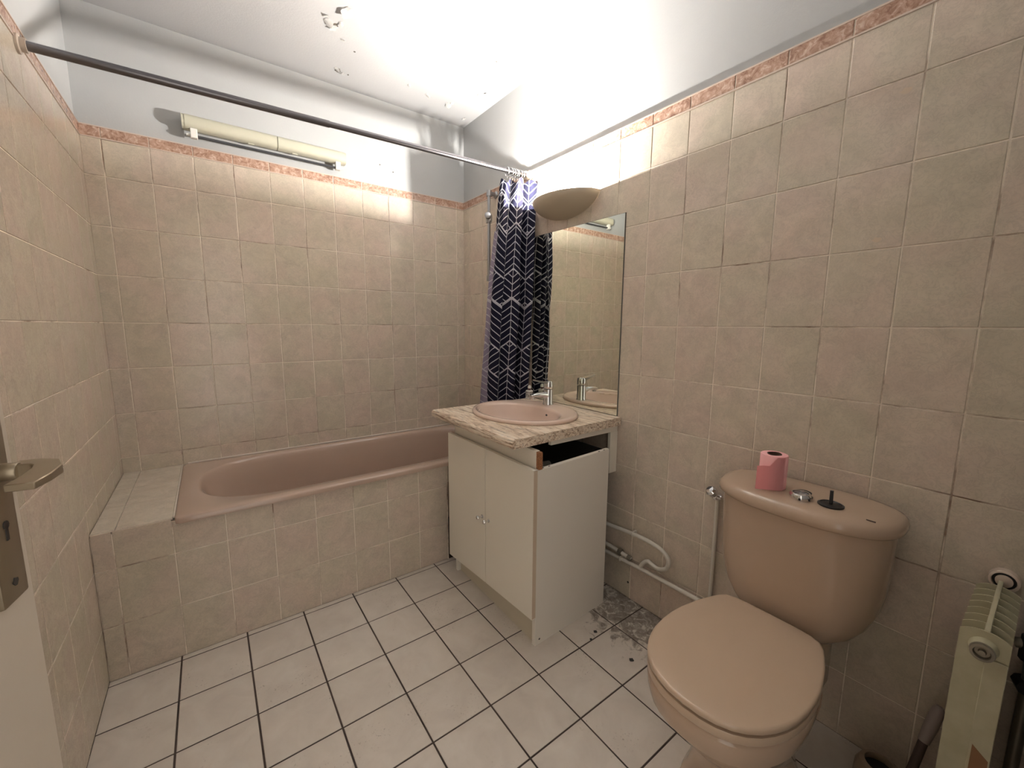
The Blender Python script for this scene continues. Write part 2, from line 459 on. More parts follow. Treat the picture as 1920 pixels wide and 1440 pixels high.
# ---------------------------------------------------------------- door (open into the room, along the left wall)
PV = Vector((.066, -2.555, 0)); ED = Vector((.183, -1.842, 0)); LD = (ED-PV).normalized(); LEN = (ED-PV).length
door = empty('door_1', PV, math.atan2(LD.y, LD.x), kind='structure')
# local: +x along the leaf to its free edge, -y is the room side
boxo('door_leaf', 0, LEN, .0, .038, .008, 2.04, M['doorpaint'], door, .002)
hp = LEN-.040
bm = bmesh.new(); box(bm, hp-.021, hp+.021, -.006, 0, .925, 1.126, .0025, 2)
plate = build('handle_plate', bm, M['brassdull'], door, 40)
for z in (.945, 1.115):
    disc('screw', (hp, -.0062, z), (0,-1,0), .0042, M['black'], plate)
bm = bmesh.new(); cyl(bm, (hp, -.0068, 1.006), (hp, -.0058, 1.006), .0045, n=10); box(bm, hp-.0018, hp+.0018, -.0068, -.0058, .990, 1.006)
build('keyhole', bm, M['black'], plate)
bm = bmesh.new()
cyl(bm, (hp, -.006, 1.060), (hp, -.022, 1.060), .009, n=16)
sec = [(.012, -.048), (-.004, -.062), (-.03, -.064), (-.085, -.060)]
rings = []
for i, (dx, dy) in enumerate([(.006, -.016), (.007, -.030), (.003, -.040), (-.010, -.045), (-.035, -.047), (-.060, -.046)]):
    wv = [.018, .019, .020, .021, .021, .020][i]; hz = [.007, .007, .006, .005, .004, .0035][i]
    dirv = [(0,1), (0,1), (.7,.7), (1,.2), (1,0), (1,0)][i]
    nx, ny = dirv[1], -dirv[0]
    L = math.hypot(nx, ny); nx, ny = nx/L, ny/L
    if i >= 2: nx, ny = -nx*-1, ny
    c = Vector((hp+dx, dy*1.02, 1.060))
    t_ = Vector((nx, ny, 0))*wv*.5
    rings.append([c-t_-Vector((0,0,hz)), c+t_-Vector((0,0,hz)), c+t_+Vector((0,0,hz)), c-t_+Vector((0,0,hz))])
ring_loft(bm, rings)
bmesh.ops.bevel(bm, geom=[e for e in bm.edges], offset=.0008, segments=1, affect='EDGES')
build('lever', bm, M['brassdull'], plate, 40)

# ================================================================= BATH
# tiled wall that encloses the bath, with the tiled shelf at its left end
sur = empty('bath_surround', (0, 0, 0), label='beige tiled bath surround with a low shelf at the left end of the tub', cat='bath surround')
XO = 1.283                                            # right of this the panel has been opened up
bm = bmesh.new(); box(bm, .003, XO, TUBY, TUBY+.05, 0, TUBZ-.012); box(bm, XO, W-.003, TUBY, TUBY+.05, .418, TUBZ-.012)
box(bm, .003, .212, TUBY+.05, -.003, 0, TUBZ-.004)
build('masonry', bm, M['grout'], sur)
ax = [.003, .0545, .208, .3617, .5154, .6691, .8228, .9765, 1.130, XO]
for i in range(len(ax)-1):
    top = TUBZ-.002 if ax[i+1] < .22 else TUBZ-.014
    for z0, z1 in ((0, .196), (.196, .399), (.399, top)):
        place_tile('back', ax[i], ax[i+1], z0, z1, TUBY, sur, M['tile'])
place_tile('back', XO, XO+TW, .418, TUBZ-.014, TUBY, sur, M['tile'])
for x0, x1 in ((.003, .0635), (.0635, .212)):
    for y0, y1 in ((TUBY, -.46), (-.46, -.2535), (-.2535, -.004)):
        place_tile('floor', x0, x1, y0, y1, TUBZ-.004, sur, M['shelf_tile'], t=.004, j=.002)
boxo('edge_trim', XO-.002, XO+.004, TUBY-.003, TUBY+.05, .0, .418, M['grout'], sur)

# the tub
def superloop(cx, cy, ax_, ay_, n, k=64, z=0):
    out = []
    for i in range(k):
        a = 2*PI*i/k; c, s = math.cos(a), math.sin(a)
        out.append(Vector((cx+ax_*math.copysign(abs(c)**(2/n), c), cy+ay_*math.copysign(abs(s)**(2/n), s), z)))
    return out
tub = empty('bathtub', (1.0, -.35, 0), label='pale pink enamel bathtub set into the beige tiled surround', cat='bathtub')
def loc(o, root):                                     # keep world coordinates when parenting under an offset empty
    o.matrix_parent_inverse = Matrix.Translation(root.location).inverted(); return o
x0, x1, y0, y1 = .215, W-.004, -.708, -.004
cxo, cyo, axo, ayo = (x0+x1)/2, (y0+y1)/2, (x1-x0)/2, (y1-y0)/2
def basin_ring(xa, xb, ya, yb, z, nl=2.6, nr=5.0, k=96):
    out = []; cx = xa+(yb-ya)*.62; cy = (ya+yb)/2; ay = (yb-ya)/2
    for i in range(k):
        a = 2*PI*i/k; c, s = math.cos(a), math.sin(a)
        n = nl if c < 0 else nr
        axx = (cx-xa) if c < 0 else (xb-cx)
        out.append(Vector((cx+axx*math.copysign(abs(c)**(2/n), c), cy+ay*math.copysign(abs(s)**(2/n), s), z)))
    return out
def rect_ring(xa, xb, ya, yb, z, k=96, n=40, xc=None):
    out = []; cx = xa+(yb-ya)*.62; cy = (ya+yb)/2; ay = (yb-ya)/2
    for i in range(k):
        a = 2*PI*i/k; c, s = math.cos(a), math.sin(a)
        nn = n; axx = (cx-xa) if c < 0 else (xb-cx)
        out.append(Vector((cx+axx*math.copysign(abs(c)**(2/nn), c), cy+ay*math.copysign(abs(s)**(2/nn), s), z)))
    return out
bm = bmesh.new()
rings = [rect_ring(x0, x1, y0, y1, TUBZ-.022), rect_ring(x0, x1, y0, y1, TUBZ-.008), rect_ring(x0+.003, x1, y0+.003, y1, TUBZ-.001),
         rect_ring(x0+.010, x1-.002, y0+.010, y1-.002, TUBZ+.001, n=24),
         basin_ring(.275, 1.725, -.652, -.062, TUBZ+.002), basin_ring(.283, 1.722, -.648, -.066, TUBZ-.001),
         basin_ring(.291, 1.718, -.643, -.071, TUBZ-.010), basin_ring(.300, 1.714, -.638, -.076, TUBZ-.030),
         basin_ring(.34, 1.70, -.628, -.086, TUBZ-.13), basin_ring(.40, 1.685, -.615, -.099, TUBZ-.27),
         basin_ring(.44, 1.67, -.60, -.115, TUBZ-.35), basin_ring(.50, 1.64, -.56, -.155, TUBZ-.385), basin_ring(.7, 1.5, -.45, -.26, TUBZ-.395)]
ring_loft(bm, rings, False, True)
loc(build('tub_shell', bm, M['bath'], tub, 180), tub)
bm = bmesh.new(); box(bm, x0+.02, x1, -.0055, -.0005, TUBZ-.001, TUBZ+.0055, .001); box(bm, x0-.003, x0+.0015, y0+.02, -.004, TUBZ-.004, TUBZ+.002, .001)
loc(build('sealant_bead', bm, M['caulk'], tub), tub)
bm = bmesh.new(); lathe(bm, [(.035, 0), (.035, .004), (.022, .006), (.0, .006)], (1.5, -.355, TUBZ-.396), (0,0,1), 20)
loc(build('drain', bm, M['chrome'], tub, 40), tub)

# ---------------------------------------------------------------- bath mixer escutcheon on the right wall
mx = empty('bath_mixer_valve', (W, -.345, .775), label='round chrome bath valve on the right wall beside the patterned curtain', cat='tap')
bm = bmesh.new(); lathe(bm, [(.0, .0), (.034, .0), (.034, .006), (.024, .012), (.020, .03)], (0,0,0), (-1,0,0), 24); build('escutcheon', bm, M['dull'], mx, 40)
bm = bmesh.new(); lathe(bm, [(.020, .028), (.028, .032), (.028, .052), (.022, .058), (.0, .058)], (0,0,0), (-1,0,0), 24); build('valve_knob', bm, M['dull'], mx, 40)
# ---------------------------------------------------------------- shower slide rail
sb = empty('shower_slide_rail', (W, -.386, 1.73), label='vertical grey metal shower rail with a slider, on the wall left of the curtain', cat='shower rail')
XB = -.052
for z, nm in ((.245, 'upper'), (-.238, 'lower')):
    bm = bmesh.new(); lathe(bm, [(.0, 0), (.021, 0), (.021, .006), (.012, .012), (.012, .050)], (0, 0, z), (-1,0,0), 20)
    lathe(bm, [(.0, -.016), (.0145, -.016), (.0145, .016), (.0, .016)], (XB, 0, z), (0,0,1), 18)
    build('bracket', bm, M['dull'], sb, 40)
bm = bmesh.new(); cyl(bm, (XB, 0, -.24), (XB, 0, .245), .0095, n=18); build('rail', bm, M['dull'], sb, 40)
bm = bmesh.new(); lathe(bm, [(.0, -.025), (.016, -.025), (.019, -.012), (.019, .018), (.015, .026), (.0, .026)], (XB, 0, .105), (0,0,1), 20)
lathe(bm, [(.012, 0), (.019, .016), (.019, .03), (.013, .034), (.0, .034)], (XB-.005, -.005, .108), (-.6,-.6,.25), 20)
build('slider', bm, M['dull'], sb, 40)

# ---------------------------------------------------------------- curtain rod, rings, curtain
RZ0, RZ1, RY = 1.960, 1.993, -.700
rod = empty('shower_curtain_rod', (0, RY, RZ0), label='long grey metal shower curtain rod running from wall to wall above the tub', cat='curtain rod')
sl = (RZ1-RZ0)/1.70
def rz(x): return RZ0+sl*x
bm = bmesh.new(); cyl(bm, (.018, 0, sl*.018), (.80, 0, sl*.8), .0125, n=20); build('rod_tube', bm, M['rodm'], rod, 40)
bm = bmesh.new(); cyl(bm, (.80, 0, sl*.8), (W-.018, 0, sl*(W-.018)), .0107, n=20); build('inner_tube', bm, M['rodm'], rod, 40)
bm = bmesh.new(); lathe(bm, [(.0, .0), (.0245, .0), (.0245, .006), (.018, .008), (.018, .020), (.0, .020)], (.0025, 0, 0), (1,0,0), 24); build('end_flange', bm, M['flange'], rod, 40)
bm = bmesh.new(); lathe(bm, [(.0, .0), (.028, .0), (.028, .008), (.020, .011), (.020, .028), (.0, .028)], (W-.0025, 0, sl*W), (-1,0,0), 24); build('end_flange', bm, M['flange'], rod, 40)
hooks = (1.648, 1.668, 1.684, 1.700, 1.712, 1.729, 1.745)
protor = None
for i, x in enumerate(hooks):
    if protor is None:
        bm = bmesh.new(); torus(bm, (0,0,0), (1,0,0), .021, .0024, 20, 8); cyl(bm, (0,0,-.020), (0,0,-.034), .0024, n=8)
        protor = build('curtain_ring', bm, M['chrome'], None, 60)
        o = protor
    else:
        o = protor.copy(); COL.objects.link(o)
    o.location = (x, RY, rz(x)-.006); o.rotation_euler = (random.uniform(-.25,.25), 0, random.uniform(-.3,.3))
    tag(o, 'shiny curtain ring in the tight bunch on the rod above the patterned curtain', 'curtain ring', 'curtain rings bunched at the right end of the rod')
def path(pts, n):
    q = []; P_ = [Vector((a, b, 0)) for a, b in pts]
    for i in range(len(P_)-1):
        a = P_[max(i-1, 0)]; b = P_[i]; c = P_[i+1]; d = P_[min(i+2, len(P_)-1)]
        for k in range(n):
            t = k/n; q.append(.5*((2*b)+(c-a)*t+(2*a-5*b+4*c-d)*t*t+(3*b-a-3*c+d)*t**3))
    return q+[P_[-1]]
top = [(1.668,-.640), (1.645,-.655), (1.620,-.690), (1.636,-.722), (1.660,-.712), (1.672,-.745), (1.692,-.765), (1.714,-.750), (1.722,-.705), (1.735,-.700), (1.748,-.765), (1.766,-.800), (1.780,-.770), (1.770,-.680), (1.735,-.660)]
mid = [(1.690,-.560), (1.645,-.575), (1.602,-.620), (1.588,-.668), (1.618,-.700), (1.645,-.675), (1.680,-.735), (1.710,-.735), (1.717,-.665), (1.732,-.655), (1.742,-.745), (1.762,-.778), (1.781,-.730), (1.768,-.640), (1.73,-.61)]
bot = [(1.700,-.500), (1.655,-.530), (1.598,-.570), (1.574,-.610), (1.602,-.655), (1.645,-.620), (1.675,-.680), (1.708,-.665), (1.717,-.590), (1.732,-.580), (1.744,-.690), (1.762,-.724), (1.779,-.680), (1.765,-.560), (1.72,-.53)]
A, B_, C_ = path(top, 9), path(mid, 9), path(bot, 9)
ZT, ZB = 1.950, .548
NZ = 60
arc = [0]
for i in range(1, len(B_)): arc.append(arc[-1]+(B_[i]-B_[i-1]).length*1.18)
bm = bmesh.new(); uvl = bm.loops.layers.uv.new('UVMap'); g = []
for k in range(NZ+1):
    t = k/NZ; z = ZT+(ZB-ZT)*t; row = []
    for i in range(len(A)):
        s = t*2
        p = A[i].lerp(B_[i], min(1, s*1.15)**.75) if s < .87 else B_[i].lerp(C_[i], (s-.87)/1.13)
        wob = .004*math.sin(6*t+i*.35)+.003*math.sin(17*t+i*.21)
        zz = z-(.012*(1-math.cos(2*PI*i/18)) if k == 0 else 0)
        row.append(bm.verts.new((min(p.x+wob, W-.008), p.y+wob*.7, zz)))
    g.append(row)
for k in range(NZ):
    for i in range(len(A)-1):
        f = bm.faces.new((g[k][i], g[k+1][i], g[k+1][i+1], g[k][i+1]))
        for lp, (ii, kk) in zip(f.loops, ((i,k), (i,k+1), (i+1,k+1), (i+1,k))):
            lp[uvl].uv = (arc[ii]+.03, ZT+(ZB-ZT)*kk/NZ)
me = bpy.data.meshes.new('shower_curtain'); bm.to_mesh(me); bm.free()
cur = empty('shower_curtain', (1.7, -.7, ZB))
loc(link('front_cloth', me, M['curtain'], cur, True), cur)
# the outer edge is turned over and shows the pale reverse of the cloth
bm = bmesh.new(); uvl = bm.loops.layers.uv.new('UVMap'); g = []
for k in range(41):
    t = k/40; z = 1.70+(ZB+.01-1.70)*t; wd_ = .006+.034*min(1, t*1.6)
    s2 = (ZT-z)/(ZT-ZB)*2
    p = A[18].lerp(B_[24], min(1, s2*1.15)**.75) if s2 < .87 else B_[24].lerp(C_[24], (s2-.87)/1.13)
    row = []
    for i in range(5):
        a = i/4; x = p.x+.012-wd_*(1-a)-.001; y = p.y+.028*(1-a)+.006*math.sin(5*a+8*t)
        row.append(bm.verts.new((x, y, z)))
    g.append(row)
for k in range(40):
    for i in range(4):
        f = bm.faces.new((g[k][i+1], g[k+1][i+1], g[k+1][i], g[k][i]))
        for lp, (ii, kk) in zip(f.loops, ((i+1,k), (i+1,k+1), (i,k+1), (i,k))): lp[uvl].uv = (.02+.012*ii, 1.70-1.15*kk/40)
me = bpy.data.meshes.new('turned_edge'); bm.to_mesh(me); bm.free()
te = link('turned_edge', me, M['curtain'], cur, True); loc(te, cur); te['label'] = 'pale lilac reverse of the cloth'
tag(cur, 'gathered navy shower curtain with a white hatched line pattern', 'shower curtain')

# ---------------------------------------------------------------- unlit strip light on the back wall
st = empty('strip_light', (.688, 0, 2.09), label='unlit cream strip light fixture on the back wall above the tile border', cat='strip light')
st.rotation_euler = (0, 0.0, 0)
YW = REC
bm = bmesh.new()
def body_sec(x, s=1.0):
    pts = []
    for i in range(14):
        a = PI*.5*(-1)+PI*2*i/14
        pts.append(Vector((x, YW-.036*s-.033*s*math.copysign(abs(math.cos(a))**.7, math.cos(a)), .014+.031*s*math.copysign(abs(math.sin(a))**.7, math.sin(a)))))
    return pts
def shell(nm, xa, xb, s=1.0):
    bm = bmesh.new(); ring_loft(bm, [body_sec(xa, s), body_sec(xb, s)]); return build(nm, bm, M['striplight'], st, 40)
shell('cover', -.338, .0225); shell('cover', .0255, .338)
shell('end_cap', -.349, -.337, .97); shell('end_cap', .337, .349, .97)
for s_ in (-1, 1):
    bm = bmesh.new(); box(bm, s_*.308-.013, s_*.308+.013, YW-.058, YW-.034, -.052, -.010, .002); build('tube_socket', bm, M['stripwhite'], st)
    bm = bmesh.new(); cyl(bm, (s_*.318, YW-.046, -.040), (s_*.336, YW-.046, -.040), .005, n=10); build('pull_knob', bm, M['stripwhite'], st)
bm = bmesh.new(); cyl(bm, (-.297, YW-.046, -.041), (.297, YW-.046, -.041), .0058, n=12); build('lamp_tube', bm, M['tube_dark'], st, 40)
for a_ in (-.10, .09): boxo('cover_clip', a_, a_+.025, YW-.045, YW-.030, -.020, -.014, M['striplight'], st)

# ================================================================= WALL LAMP
LY, LZ, LA, LB, LD_ = -1.000, 1.806, .197, .150, .088
lamp = empty('wall_lamp', (W, LY, LZ), label='cream half-bowl uplighter glowing on the tiles above the mirror', cat='wall lamp')
def bowl(a, b, d, z0=0, nu=28, nv=10):
    rows = []
    for j in range(nv+1):
        ph = PI/2*j/nv; r = math.cos(ph)**1.02 if j < nv else .02
        rows.append([Vector((-b*r*math.sin(PI*i/nu), a*r*math.cos(PI*i/nu), z0-d*math.sin(ph)**1.05)) for i in range(nu+1)])
    return rows
bm = bmesh.new()
def sheet(rows):
    V = [[bm.verts.new(p) for p in r] for r in rows]
    for a, b in zip(V[:-1], V[1:]):
        for i in range(len(a)-1): bm.faces.new((a[i], a[i+1], b[i+1], b[i]))
    return V
off = Vector((-.004, 0, 0))
ro = sheet([[p+off for p in r] for r in bowl(LA, LB, LD_)]); ri = sheet([[p+off for p in r] for r in bowl(LA-.006, LB-.006, LD_-.006)])
for i in range(len(ro[0])-1): bm.faces.new((ro[0][i], ri[0][i], ri[0][i+1], ro[0][i+1]))
build('lamp_bowl', bm, M['lampshade'], lamp, 50)
boxo('wall_plate', -.012, -.003, -.05, .05, -.07, -.015, M['lampin'], lamp, .002)
bm = bmesh.new(); cyl(bm, (-.088, -.022, -.007), (-.088, .022, -.007), .0060, n=12)
build('halogen_tube', bm, M['bulb'], lamp)
for s_ in (-1, 1):
    boxo('lamp_holder', -.098, -.078, s_*.030-.006, s_*.030+.006, -.055, -.012, M['lampin'], lamp, .002)
boxo('holder_bar', -.094, -.010, -.058, .058, -.060, -.054, M['lampin'], lamp)

# ================================================================= MIRROR
mir = empty('mirror', (W-.0045, -1.045, 1.25), label='frameless rectangular mirror standing on the stone-patterned worktop', cat='mirror')
bm = bmesh.new(); box(bm, 0, .0022, -.301, .297, -.432, .428); build('backing', bm, M['mirror_edge'], mir)
bm = bmesh.new(); box(bm, -.0035, 0, -.299, .295, -.430, .426); build('mirror_glass', bm, M['mirror'], mir)

# ================================================================= WORKTOP, BASIN, TAP
CT = .8165
wt = empty('vanity_worktop', (1.5, -1.07, CT), label='cream and brown stone-patterned worktop around the pink basin', cat='worktop')
outl = [(1.180,-.752), (1.182,-1.392), (W-.006,-1.368), (W-.006,-.752)]
def wpt(x, y, z): return Vector((x-1.5, y+1.07, z-CT))
# slab with a rounded front nose, with an oval opening for the basin
BCX, BCY, BAX, BAY = 1.497, -1.050, .222, .268
bm = bmesh.new(); K = 64
def rect_at(a, xa, xb, ya, yb, cx, cy):
    c, s = math.cos(a), math.sin(a); t = 1e9
    if c > 1e-9: t = min(t, (xb-cx)/c)
    if c < -1e-9: t = min(t, (xa-cx)/c)
    if s > 1e-9: t = min(t, (yb-cy)/s)
    if s < -1e-9: t = min(t, (ya-cy)/s)
    return cx+c*t, cy+s*t
angs = [2*PI*i/K for i in range(K)]
cors = [math.atan2(y-BCY, x-BCX) % (2*PI) for x, y in ((1.19,-1.382), (W-.006,-1.368), (W-.006,-.752), (1.19,-.752))]
angs = sorted(set(angs+cors))
xn = 1.194
def slab_ring(kind, z):
    out = []
    for a in angs:
        if kind == 'hole': out.append(wpt(BCX+(BAX-.03)*math.cos(a), BCY+(BAY-.03)*math.sin(a), z))
        else:
            x, y = rect_at(a, xn, W-.006, -1.40, -.752, BCX, BCY)
            yb_ = -1.368-(W-.006-x)*.0375
            if y < yb_: 
                f_ = (yb_-BCY)/(y-BCY); x = BCX+(x-BCX)*f_; y = yb_
            out.append(wpt(x, y, z))
    return out
ring_loft(bm, [slab_ring('hole', CT-.036), slab_ring('hole', CT), slab_ring('rect', CT), slab_ring('rect', CT-.036), slab_ring('hole', CT-.036)], False, False)
prof = [(0, 0)]
for i in range(7):
    a = PI/2-PI*i/6; prof.append((-.001-.014*math.cos(a)**.8 if math.cos(a) > 1e-6 else -.001, -.018+.018*math.sin(a)))
ys = [-.752, -1.3905]
rr = []
for y in ys: rr.append([wpt(xn+dx, y, CT+dz) for dx, dz in prof]+[wpt(xn, y, CT-.036)])
ring_loft(bm, rr)
bmesh.ops.remove_doubles(bm, verts=bm.verts, dist=.0001)
build('slab', bm, M['counter'], wt, 30)
boxo('support_batten', 1.395-1.5, W-.006-1.5, -1.352+1.07, -1.336+1.07, -.064, -.0365, M['white'], wt, .001)
boxo('support_leg', 1.744-1.5, W-.004-1.5, -1.352+1.07, -1.336+1.07, .565-CT, -.0645, M['white'], wt, .001)

bs = empty('washbasin', (BCX, BCY, CT), label='oval pale pink washbasin dropped into the patterned worktop', cat='washbasin')
def ell(cx, cy, ax_, ay_, z, k=72):
    return [Vector((cx+ax_*math.cos(2*PI*i/k), cy+ay_*math.sin(2*PI*i/k), z)) for i in range(k)]
ix = -.038
bm = bmesh.new()
ring_loft(bm, [ell(0,0,BAX-.012,BAY-.012,-.002), ell(0,0,BAX-.001,BAY-.001,.001), ell(0,0,BAX,BAY,.008), ell(0,0,BAX-.004,BAY-.004,.014), ell(0,0,BAX-.012,BAY-.012,.0165),
    ell(-.004,0,BAX-.025,BAY-.024,.0155), ell(ix*.9,0,.168,.232,.013), ell(ix,0,.160,.226,.010), ell(ix,0,.154,.220,.000),
    ell(ix,0,.145,.208,-.030), ell(ix,0,.125,.175,-.075), ell(ix,0,.09,.12,-.110), ell(ix,0,.03,.03,-.126)], False, True)
build('bowl', bm, M['basin'], bs, 180)
bm = bmesh.new(); ring_loft(bm, [ell(ix,0,.166,.232,-.004), ell(ix,0,.150,.20,-.08), ell(ix,0,.05,.05,-.145)], False, True); build('underside', bm, M['basin'], bs, 180)
bm = bmesh.new(); lathe(bm, [(.024, 0), (.024, .003), (.012, .005), (.0, .005)], (ix, 0, -.126), (0,0,1), 18); build('drain', bm, M['chrome'], bs, 40)
disc('overflow_mark', (.107, -.035, -.018), (-.9, 0, .35), .0045, M['black'], bs, 10, 1.4)
# trap under the basin
tp = empty('basin_waste_trap', (BCX+ix, BCY, 0), label='grey waste trap hanging in the dark under the washbasin', cat='waste pipe')
bm = bmesh.new(); cyl(bm, (0,0,.56), (0,0,CT-.146), .02, n=14); build('tailpiece', bm, M['pipe'], tp, 40)
bm = bmesh.new(); lathe(bm, [(.0, .50), (.032, .50), (.036, .51), (.036, .57), (.02, .585)], (0,0,0), (0,0,1), 18); build('trap_body', bm, M['pipe'], tp, 40)
bm = bmesh.new(); tube(bm, [(0,0,.55), (.08,0,.55), (.2,0,.54), (W-BCX-ix-.004,0,.54)], .018, 12); build('outlet_pipe', bm, M['pipe'], tp, 40)

tap = empty('basin_tap', (1.672, -1.018, CT+.0145), label='chrome single-lever mixer tap on the back of the basin', cat='tap')
bm = bmesh.new(); lathe(bm, [(.0, 0), (.026, 0), (.0265, .004), (.0235, .009), (.0225, .075), (.0225, .076)], (0,0,0), (0,0,1), 28, False, True); build('body', bm, M['chrome'], tap, 40)
bm = bmesh.new(); rings = []
for x, z, w_, h_ in ((-.012, .046, .019, .020), (-.035, .052, .018, .015), (-.065, .055, .017, .012), (-.098, .053, .016, .010), (-.112, .050, .014, .008)):
    rings.append([Vector((x, w_*math.cos(2*PI*i/14), z+h_*math.sin(2*PI*i/14))) for i in range(14)])
ring_loft(bm, rings); build('spout', bm, M['chrome'], tap, 50)
bm = bmesh.new(); cyl(bm, (-.100, 0, .046), (-.100, 0, .036), .0115, n=16); build('aerator', bm, M['chrome'], tap, 40)
bm = bmesh.new(); lathe(bm, [(.0225, .079), (.0235, .082), (.0235, .108), (.020, .116), (.010, .119), (.0, .119)], (0,0,0), (0,0,1), 28)
rings = []
for x, z, w_, h_ in ((-.010, .108, .016, .006), (-.04, .113, .012, .005), (-.07, .120, .009, .004), (-.092, .126, .008, .0035)):
    rings.append([Vector((x, -w_, z-h_)), Vector((x, w_, z-h_)), Vector((x, w_, z+h_)), Vector((x, -w_, z+h_))])
ring_loft(bm, rings); build('lever', bm, M['chrome'], tap, 40)

bt = empty('small_bottle', (1.742, -.786, CT), label='tiny bottle with a white label behind the basin beside the curtain', cat='bottle')
bm = bmesh.new(); box(bm, -.014, .014, -.016, .016, 0, .050, .004, 2); build('bottle_body', bm, M['label'], bt, 40)
bm = bmesh.new()
for a, b, c, d in ((-.011,-.003,.036,.041), (-.009,-.006,.014,.041), (-.011,-.003,.022,.026), (.002,.011,.036,.041), (.005,.008,.014,.041), (-.011,-.003,.012,.016), (.002,.006,.024,.028)):
    box(bm, -.0146, -.0140, a, b, c, d); box(bm, -.012+(a+.011), -.012+(b+.011), -.0166, -.0160, c, d)
build('label_marks', bm, M['mark'], bt)
bm = bmesh.new(); cyl(bm, (0,0,.050), (0,0,.060), .008, n=14); build('neck', bm, mat('dark_red_plastic', (.08,.02,.02), .4), bt)
bm = bmesh.new(); lathe(bm, [(.0095,.060), (.0095,.070), (.006,.076), (.0,.076)], (0,0,0), (0,0,1), 14, True); build('cap', bm, M['label'], bt, 40)

# ================================================================= VANITY CABINET
cb = empty('vanity_cabinet', (1.25, -1.42, 0), label='white melamine vanity cabinet with its top left open under the worktop', cat='cabinet')
def cp(x, y, z): return Vector((x-1.25, y+1.42, z))
def slabq(name, pts, th, material, parent, tv=None, bev=.001):
    """pts: 4 corners of the outer face, tv: thickness vector"""
    bm = bmesh.new(); tv = Vector(tv)*th
    a = [bm.verts.new(p) for p in pts]; b = [bm.verts.new(p+tv) for p in pts]
    bm.faces.new(a); bm.faces.new(b[::-1])
    for i in range(4): bm.faces.new((a[i], b[i], b[(i+1) % 4], a[(i+1) % 4]))
    bmesh.ops.recalc_face_normals(bm, faces=bm.faces)
    if bev: bmesh.ops.bevel(bm, geom=list(bm.edges), offset=bev, segments=1, affect='EDGES')
    return build(name, bm, material, parent)
slabq('side_panel', [cp(1.270,-1.4215,.0005), cp(1.676,-1.405,.0005), cp(1.664,-1.414,.7075), cp(1.268,-1.4215,.697)], .018, M['whiteside'], cb, (0,1,0))
slabq('side_panel', [cp(1.272,-.802,.0005), cp(1.676,-.802,.0005), cp(1.664,-.802,.7075), cp(1.272,-.802,.703)], .018, M['whiteside'], cb, (0,-1,0))
d1 = slabq('door', [cp(1.250,-.777,.078), cp(1.250,-1.1045,.102), cp(1.250,-1.1045,.704), cp(1.250,-.779,.702)], .017, M['white'], cb, (1,0,0))
d2 = slabq('door', [cp(1.250,-1.1085,.102), cp(1.250,-1.4245,.1205), cp(1.250,-1.4225,.7015), cp(1.250,-1.1085,.704)], .017, M['white'], cb, (1,0,0))
boxo('edge_strip', .0005, .0165, -.0063, -.0050, .125, .699, M['edge'], d2)
for d_, y, z in ((d1, -1.083, .398), (d2, -1.133, .398)):
    bm = bmesh.new(); lathe(bm, [(.0, 0), (.009, 0), (.009, .002), (.0045, .004), (.004, .014), (.0085, .019), (.0095, .024), (.007, .028), (.0, .029)], cp(1.250, y, z), (-1,0,0), 18)
    build('knob', bm, M['chrome'], d_, 40)
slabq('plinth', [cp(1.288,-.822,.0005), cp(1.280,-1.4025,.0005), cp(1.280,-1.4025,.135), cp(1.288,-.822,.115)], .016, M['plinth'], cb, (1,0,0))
slabq('top_rail', [cp(1.276,-.800,.684), cp(1.276,-1.4215+.017,.684), cp(1.276,-1.4215+.017,.764), cp(1.276,-.800,.764)], .018, M['white'], cb, (1,0,0))
boxo('raw_end', .0275, .0425, -.0020, .0160, .6985, .762, M['chip'], cb)
boxo('back_panel', .408, .412, .016, .60, .02, .70, M['dark'], cb)  # coloured black for the shade inside the cabinet
boxo('bottom_shelf', .036, .406, .020, .598, .12, .136, M['whiteside'], cb)
for x, z in ((1.549,.391), (1.499,.118), (1.344,.112), (1.293,.022)):
    disc('screw_hole', cp(x, -1.4215+.0165*(x-1.27)/.406, z), (0,-1,0), .0042, M['black'], cb, 10)
for x in (1.285, 1.30, 1.33, 1.60, 1.63):
    boxo('dowel_hole', x-1.25, x-1.25+.007, .0065, .0095, .6965+.0265*(x-1.268)-.0005, .6985+.0265*(x-1.268), M['black'], cb)

# ================================================================= PIPES ON THE RIGHT WALL
pp = empty('water_pipe', (W, -1.4, .2), label='cream painted water pipe doubling back in a hairpin bend beside the cabinet', cat='pipe')
def wp(y, z, x=W-.024): return Vector((x-W, y+1.4, z-.2))
bm = bmesh.new(); tube(bm, [wp(-.90,.315), wp(-1.2,.315), wp(-1.331,.313), wp(-1.42,.320), wp(-1.50,.325), wp(-1.56,.324), wp(-1.615,.314), wp(-1.645,.288), wp(-1.640,.250), wp(-1.605,.228), wp(-1.575,.232), wp(-1.552,.236), wp(-1.530,.215), wp(-1.52,.196)], .0085, 12, 5)
build('bent_pipe', bm, M['pipe'], pp, 60)
bm = bmesh.new(); box(bm, -.024, .0, 1.4-1.477, 1.4-1.469, .110, .135); torus(bm, wp(-1.473,.3235), (0,1,0), .0095, .0025, 14, 6); build('pipe_clip', bm, M['pipe'], pp)
p2 = empty('water_pipe', (W, -1.4, .2), label='long straight cream pipe low on the wall, running behind the toilet', cat='pipe')
bm = bmesh.new(); tube(bm, [wp(-.95,.176), wp(-1.34,.180), wp(-1.53,.186), wp(-1.76,.190), wp(-1.97,.192)], .0085, 12); build('straight_pipe', bm, M['pipe'], p2, 60)
